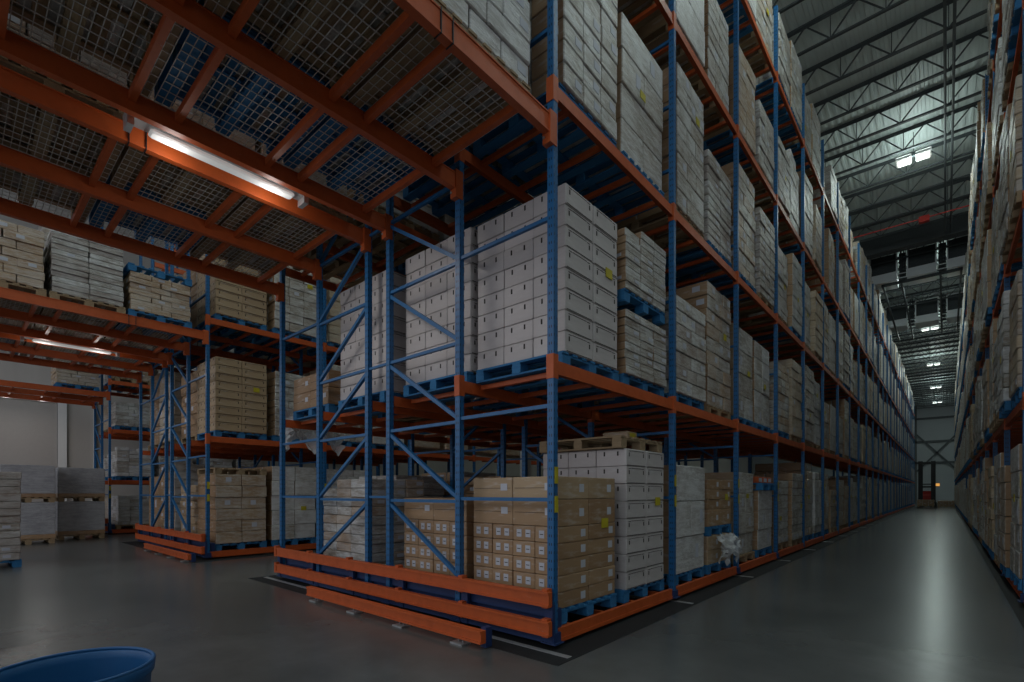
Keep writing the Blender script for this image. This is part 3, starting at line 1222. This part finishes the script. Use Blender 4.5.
MAXN = 285
nload = 0
rest = []
import itertools
for sc, rk, c, lv, si, x, y, z in cands:
    key = (rk, c, lv, si)
    q = random.Random(hash((ord(rk), c, lv, si)) & 0xffff)
    s_ = SPECIAL.get(key, {})
    if s_.get('skip'):
        continue
    if nload >= MAXN and not s_:
        rest.append((rk, c, lv, si, x + (.03 if rk == 'A' else -.12 if rk == 'D' else 0), y, z))
        continue
    if not s_ and q.random() < .05 and lv > 0 and si > 5:
        continue
    nload += 1
    det = sc > 1 / 14 ** 2
    pal = s_.get('pal') or ('blue' if q.random() < .52 else 'wooden')
    pl = place_label(rk, c, lv, si)
    jx, jy = q.uniform(-.03, .03), q.uniform(-.03, .03)
    if s_:
        jx, jy = s_.get('dx', 0), s_.get('dy', 0)
    if rk == 'D':
        jx -= .12
    elif rk == 'A' and c == 0 and si > 5:
        jx += .02
    add_pallet(x + jx, y + jy, z, pal, f'{pal} pallet {pl}', f'{pal} pallets in the {RN[rk]}', det)
    x2, y2, z2 = x + jx + q.uniform(-.01, .01), y + jy, z + PH
    if s_.get('spec'):
        _, hh = carton_load(x2, y2, z2, s_['spec'], f"{s_['d']} {pl}", f'loads in the {RN[rk]}', seed=si + lv * 7)
        if s_.get('tier') == 'tan':
            add_pallet(x2, y2, z2 + hh, 'blue', 'blue pallet between the tan carton tiers at floor level of the central rack', 'single loose pallets', True)
            carton_load(x2, y2, z2 + hh + PH, [('brown_plain', 1), ('brown_label', 3)], 'upper brown carton load on a blue pallet over low tan cartons, central rack', 'upper tier loads', seed=9)
        continue
    mk = s_.get('mk')
    if not mk:
        mk = KINDW[q.randrange(len(KINDW))]
    opts = [i for i, L in enumerate(LOADS) if L[2] == mk]
    if s_.get('h'):
        opts = [min(opts, key=lambda i: abs(LOADS[i][1] - s_['h']))]
    i = opts[q.randrange(len(opts))]
    if rk == 'C':
        i = opts[-1]
    o = add_load(x2, y2, z2, i, f'{DESC[mk]} load {pl}', f'loads in the {RN[rk]}', q.choice((0, PI)) + q.uniform(-.02, .02), 0)
    if rk == 'C':
        o.scale.z = .62
    if s_.get('sz'):
        o.scale.z = s_['sz']
    tr = s_.get('tier')
    if tr:
        zt_ = z2 + LOADS[i][1] * o.scale.z + .002
        if tr == 'bare':
            add_pallet(x2, y2, zt_, 'wooden', 'bare wooden pallet on top of the brown wrapped load, second rack', 'single loose pallets', True)
        elif tr == 'small':
            add_pallet(x2 + .1, y2, zt_, 'blue', 'blue pallet with low orange cartons on top of a white load', 'single loose pallets', True)
            for kk in range(3):
                bx = MB(); bx.cbox(0, 0, .06, .34, .3, .12, .008); bx.box(.171, 0, .06, .003, .2, .07, 1)
                tag(bx.build('carton', [M['orange'], M['paper']], loc=(x2 + .42, y2 - .33 + kk * .33, zt_ + PH)), ('first', 'second', 'third')[kk] + ' low orange and white carton from the near side on the small blue pallet', 'carton', 'orange cartons on the blue pallet')
        else:
            add_pallet(x2, y2, zt_, 'blue', 'blue pallet between the two tiers of the grey load beside the corner load', 'single loose pallets', True)
            o2 = add_load(x2, y2, zt_ + PH, i, 'upper grey wrapped load on its own blue pallet beside the white corner load', 'upper tier loads', 0)
            o2.scale.z = tr[2]
    if not s_ and rk in 'AD' and c == 0 and si > 3:
        o.scale.z = q.uniform(.88, 1.04)
    if not s_ and lv == 0 and rk == 'A' and c > 0:
        o.scale.z = q.uniform(.6, .8)
    if c == 0 and sc > 1 / 30 ** 2 and q.random() < .6:
        fx = 1 if rk != 'D' else -1
        fl = -1 if abs(o.rotation_euler.z) > 1 else 1
        place('shipping_label', YLAB, (fx * fl * .592, q.uniform(-.35, .35), LOADS[i][1] * q.uniform(.35, .8)), o)

# what is left over: far and inner loads as one mass each
for mk in ('wrap_grey', 'wrap_brown'):
    V, F = [], []
    src = [L for L in LOADS if L[2] == mk]
    for n_, (rk, c, lv, si, x, y, z) in enumerate(rest):
        if (n_ % 3 == 0) != (mk == 'wrap_brown'):
            continue
        me, h, _, wb = src[n_ % len(src)]
        off = len(V)
        V += [(vx + x, vy + y, vz + z + PH) for vx, vy, vz in wb.v]
        F += [[i + off for i in f] for f in wb.f]
    if V:
        me = bpy.data.meshes.new('distant_loads')
        me.from_pydata(V, [], F)
        me.materials.append(M[mk])
        tag(place('distant_loads', me), 'mass of ' + ('grey' if mk == 'wrap_grey' else 'brown') + ' wrapped loads at the far end of the aisle racks', 'pallet loads', None, 'stuff')
V, F = [], []
for rk, c, lv, si, x, y, z in rest:
    wb = PAL['blue']['wb']
    off = len(V)
    V += [(vx + x, vy + y, vz + z) for vx, vy, vz in wb.v]
    F += [[i + off for i in f] for f in wb.f]
if V:
    me = bpy.data.meshes.new('distant_pallets')
    me.from_pydata(V, [], F)
    me.materials.append(M['bluepallet'])
    tag(place('distant_pallets', me), 'mass of blue pallets at the far end of the aisle racks', 'pallets', None, 'stuff')

# inner rows deep in the racks, seen only through gaps
V, F = [], []
q = random.Random(5)
def inner(xs, cols, bays, levels, ystart=Y0):
    for lv, z in enumerate(levels):
        for c in cols:
            for i in bays:
                for s_ in (0, 1):
                    src = LOADS[q.randrange(len(LOADS))]
                    wb = src[3]
                    x, y = colx(xs, c), ystart + BAY * i + (.69, 1.91)[s_]
                    off = len(V)
                    V.extend([(vx + x, vy + y, vz * (.72 if z < 1 and xs is XA else 1) + z + PH) for vx, vy, vz in wb.v])
                    F.extend([[k + off for k in f] for f in wb.f])
inner(XA, [1], range(4, 26), ZL[:2]); inner(XA, [1], range(3, 26), ZL[2:4]); inner(XA, [1], range(26), ZL[4:])
inner(XA, [2, 3], range(2, 5), ZL[:2]); inner(XA, [2], range(1, 4), ZL[2:])
inner(XD, [1], range(2, 25), ZL, Y0 + BAY)
inner(XB, [0], range(2, 6), ZL); inner(XB, [1, 2, 3], range(1, 3), ZL[:3])
me = bpy.data.meshes.new('inner_loads')
me.from_pydata(V, [], F)
me.materials.append(M['wrap_brown'])
tag(place('inner_loads', me), 'mass of wrapped loads in the inner rows behind the front ones', 'pallet loads', None, 'stuff')

# ------------------------------------------------------------------ loads on the bridges over the cross aisle
def bridge_loads(rk, xs, cols, slots, heights):
    for c in cols:
        for s_ in slots:
            q = random.Random(c * 17 + s_ * 5 + ord(rk))
            x, y = colx(xs, c), SLOT_Y[s_]
            z = BRIDGE_Z + .004
            pal = 'blue' if q.random() < .2 else 'wooden'
            pl = f"over cross aisle, {ordinal(s_ + 1)} from end frame, {RN[rk]} {CN[c]}"
            add_pallet(x, y, z, pal, f'{pal} pallet {pl}', f'{pal} pallets over the cross aisle', True)
            mk = q.choice(['wrap_grey', 'wrap_brown', 'wrap_white', 'wrap_dark']) if rk == 'A' else ('wrap_brown', 'wrap_dark', 'wrap_brown', 'wrap_dark')[s_]
            opts = [i for i, L in enumerate(LOADS) if L[2] == mk]
            i = opts[q.randrange(len(opts))]
            o = add_load(x, y, z + PH, i, f'{DESC[mk]} load {pl}', 'loads over the cross aisle', 0)
            o.scale.z = heights * ((.85, 1.2, 1.15, 1.0)[s_] if rk == 'B' and c == 0 else 1)
            if rk == 'B' and c == 0:
                o.scale.y = .94
                if s_ == 0:
                    add_pallet(x, y, z + PH + LOADS[i][1] * o.scale.z + .004, 'blue', 'blue pallet lying on top of the low brown load over the cross aisle, second rack', 'single loose pallets', True)
bridge_loads('A', XA, [0], range(4), 1.0)
bridge_loads('A', XA, [1, 2, 3], range(4), .8)
bridge_loads('B', XB, [0], range(4), .68)
bridge_loads('B', XB, [1, 2, 3], range(4), .95)
bridge_loads('C', XC, [0], range(1), .6)

# ------------------------------------------------------------------ loose things in the near bays
add_pallet(-3.30, Y0 + 1.88, ZL[0] + PH + 8 * .200 + .004, 'wooden', 'bare wooden pallet lying on the white tray cartons at floor level', 'single loose pallets', True)
b = MB(); b.cbox(0, 0, .055, .35, .25, .11, .008); b.box(.178, 0, .055, .004, .14, .07, 1)
tag(b.build('carton', [M['tan'], M['yellow']], loc=(-3.1, Y0 + 2.0, ZL[0] + 2 * PH + 8 * .200 + .006)), 'small tan carton with yellow label on the loose wooden pallet', 'carton')
# ---- stacked double loads against the side wall
def floor_stack(x, y, label):
    for tier in (0, 1):
        z = tier * (PH + 1.0)
        tn = ('lower', 'upper')[tier]
        add_pallet(x, y, z, 'wooden', f'wooden pallet under the {tn} {label}', 'pallets standing on the floor', True)
        o = place('sheet_load', SHEET, (x, y, z + PH), None, 0)
        tag(o, f'{tn} {label}', 'pallet load', 'grey stacks standing on the floor')
        o.scale.z = (1.0, .88)[tier]

floor_stack(-19.3, 1.45, 'grey board load before the dock door')
floor_stack(-20.3, 2.70, 'grey board load beside the far rack end')
add_pallet(-13.75, .40, 0, 'blue', 'blue pallet under the brown stack standing alone in the cross aisle', 'pallets standing on the floor', True)
i = [k for k, L in enumerate(LOADS) if L[2] == 'wrap_dark'][0]
o = add_load(-13.75, .40, PH, i, 'brown film-wrapped stack standing alone on the floor of the cross aisle', 'grey stacks standing on the floor')
o.scale.z = .9
del o['group']
add_pallet(-5.50, Y0 + 1.0, ZL[0], 'blue', 'empty blue pallet at floor level between the rows behind the end frame', 'single loose pallets', True)


def crumple(name, loc, size, n, seed, label=None, sag=.3, parent=None, hang=(1, 0)):
    """loose stretch film: a crumpled sheet that hangs over an edge"""
    q = random.Random(seed)
    b = MB()
    nx, nz = n
    for j in range(nz + 1):
        for i in range(nx + 1):
            u, v = i / nx, j / nz
            out = size[1] * (math.sin(v * PI * .9) * .6 + .25 * math.sin(u * 11 + v * 5)) + q.uniform(-.03, .03)
            b.v.append((hang[0] * out + hang[1] * (u - .5) * size[0] + q.uniform(-.02, .02), (1 - hang[1]) * (u - .5) * size[0] + q.uniform(-.02, .02), -v * size[2] * (1 - .35 * abs(math.sin(u * 7))) + q.uniform(-.02, .02)))
    for j in range(nz):
        for i in range(nx):
            a = j * (nx + 1) + i
            b.f.append([a, a + 1, a + nx + 2, a + nx + 1]); b.m.append(0)
    o = b.build(name, M['film'], parent, loc=loc)
    if label:
        tag(o, label, 'film')
    return o

crumple('stretch_film', (-8.12, Y0 + .6, 2.80), (1.1, -.32, .75), (22, 16), 3, 'crumpled clear film hanging from the low brown carton load, central rack')
crumple('stretch_film', (-2.62, Y0 + BAY + 1.95, .75), (.9, .12, .5), (18, 10), 8, 'torn clear film hanging below the tan cartons at floor level')

# ---- blue bin near the camera
r = empty('waste_bin', (-2.47, .305, 0))
tag(r, 'round open blue plastic bin standing on the floor close to the camera', 'bin')
b = MB()
b.lathe([(0, .02), (.19, .02), (.205, .03), (.238, .70), (.242, .728), (.254, .740), (.259, .734), (.257, .70), (.246, .69), (.215, .012), (.2, 0), (0, 0)], 64)
b.build('bin_body', M['binblue'], r, True)
b = MB()
b.lathe([(.254, .736), (.260, .741), (.255, .746), (.249, .746), (.245, .741), (.247, .736)], 64)
b.build('rim', M['binblue'], r, True)

# ---- forklift at the far end of the aisle
r = empty('forklift', (-1.35, 60.5, 0))
tag(r, 'dark forklift with a raised twin mast at the far end of the aisle', 'forklift')
b = MB()
b.cbox(0, 1.2, .75, 1.2, 1.7, 1.0, .1); b.cbox(0, 1.9, 1.0, 1.15, .6, 1.2, .1)
b.build('body', M['red'], r)
b = MB()
for sx in (-.46, .46):
    b.rng(sx - .17, sx + .17, .1, .3, .1, 4.4)
b.rng(-.5, .5, .12, .28, 4.1, 4.3); b.rng(-.5, .5, .12, .28, 1.9, 2.05)
b.build('mast', M['black'], r)
b = MB()
for sx in (-.5, .5):
    b.bar((sx, .6, 1.2), (sx, .7, 2.25), .06, .06); b.bar((sx, 2.0, 1.2), (sx, 1.9, 2.25), .06, .06)
b.rng(-.55, .55, .6, 2.0, 2.2, 2.28)
b.build('overhead_guard', M['black'], r)
for sx in (-.3, .3):
    b = MB(); b.rng(-.06, .06, -1.1, .1, .06, .1); b.rng(-.06, .06, .04, .1, .06, .6)
    b.build('fork', M['darksteel'], r, loc=(sx, 0, 0))
for sx in (-.6, .6):
    for y in (.6, 1.9):
        b = MB(); b.tube((-.1, 0, 0), (.1, 0, 0), .28, 20)
        b.build('wheel', M['black'], r, loc=(sx, y, .28))
b = MB(); b.tube((0, 0, 0), (0, 0, .25), .16, 12)
b.build('beacon', M['amber'], r, loc=(.75, .9, 2.05))
b = MB(); b.rng(.5, .8, .85, .95, 2.0, 2.06)
b.build('beacon_arm', M['black'], r)
add_pallet(-1.4, 59.2, .1, 'wooden', 'wooden pallet on the forks of the far forklift', 'single loose pallets', False)
o = add_load(-1.4, 59.2, .24, 2, 'low grey load on the forks of the far forklift', 'single loose loads'); o.scale.z = .3
add_pallet(.0, 61.5, 0, 'wooden', 'wooden pallet on the floor beside the far forklift', 'single loose pallets', False)
o = add_load(.0, 61.5, .14, 2, 'low grey load beside the far forklift', 'single loose loads'); o.scale.z = .3
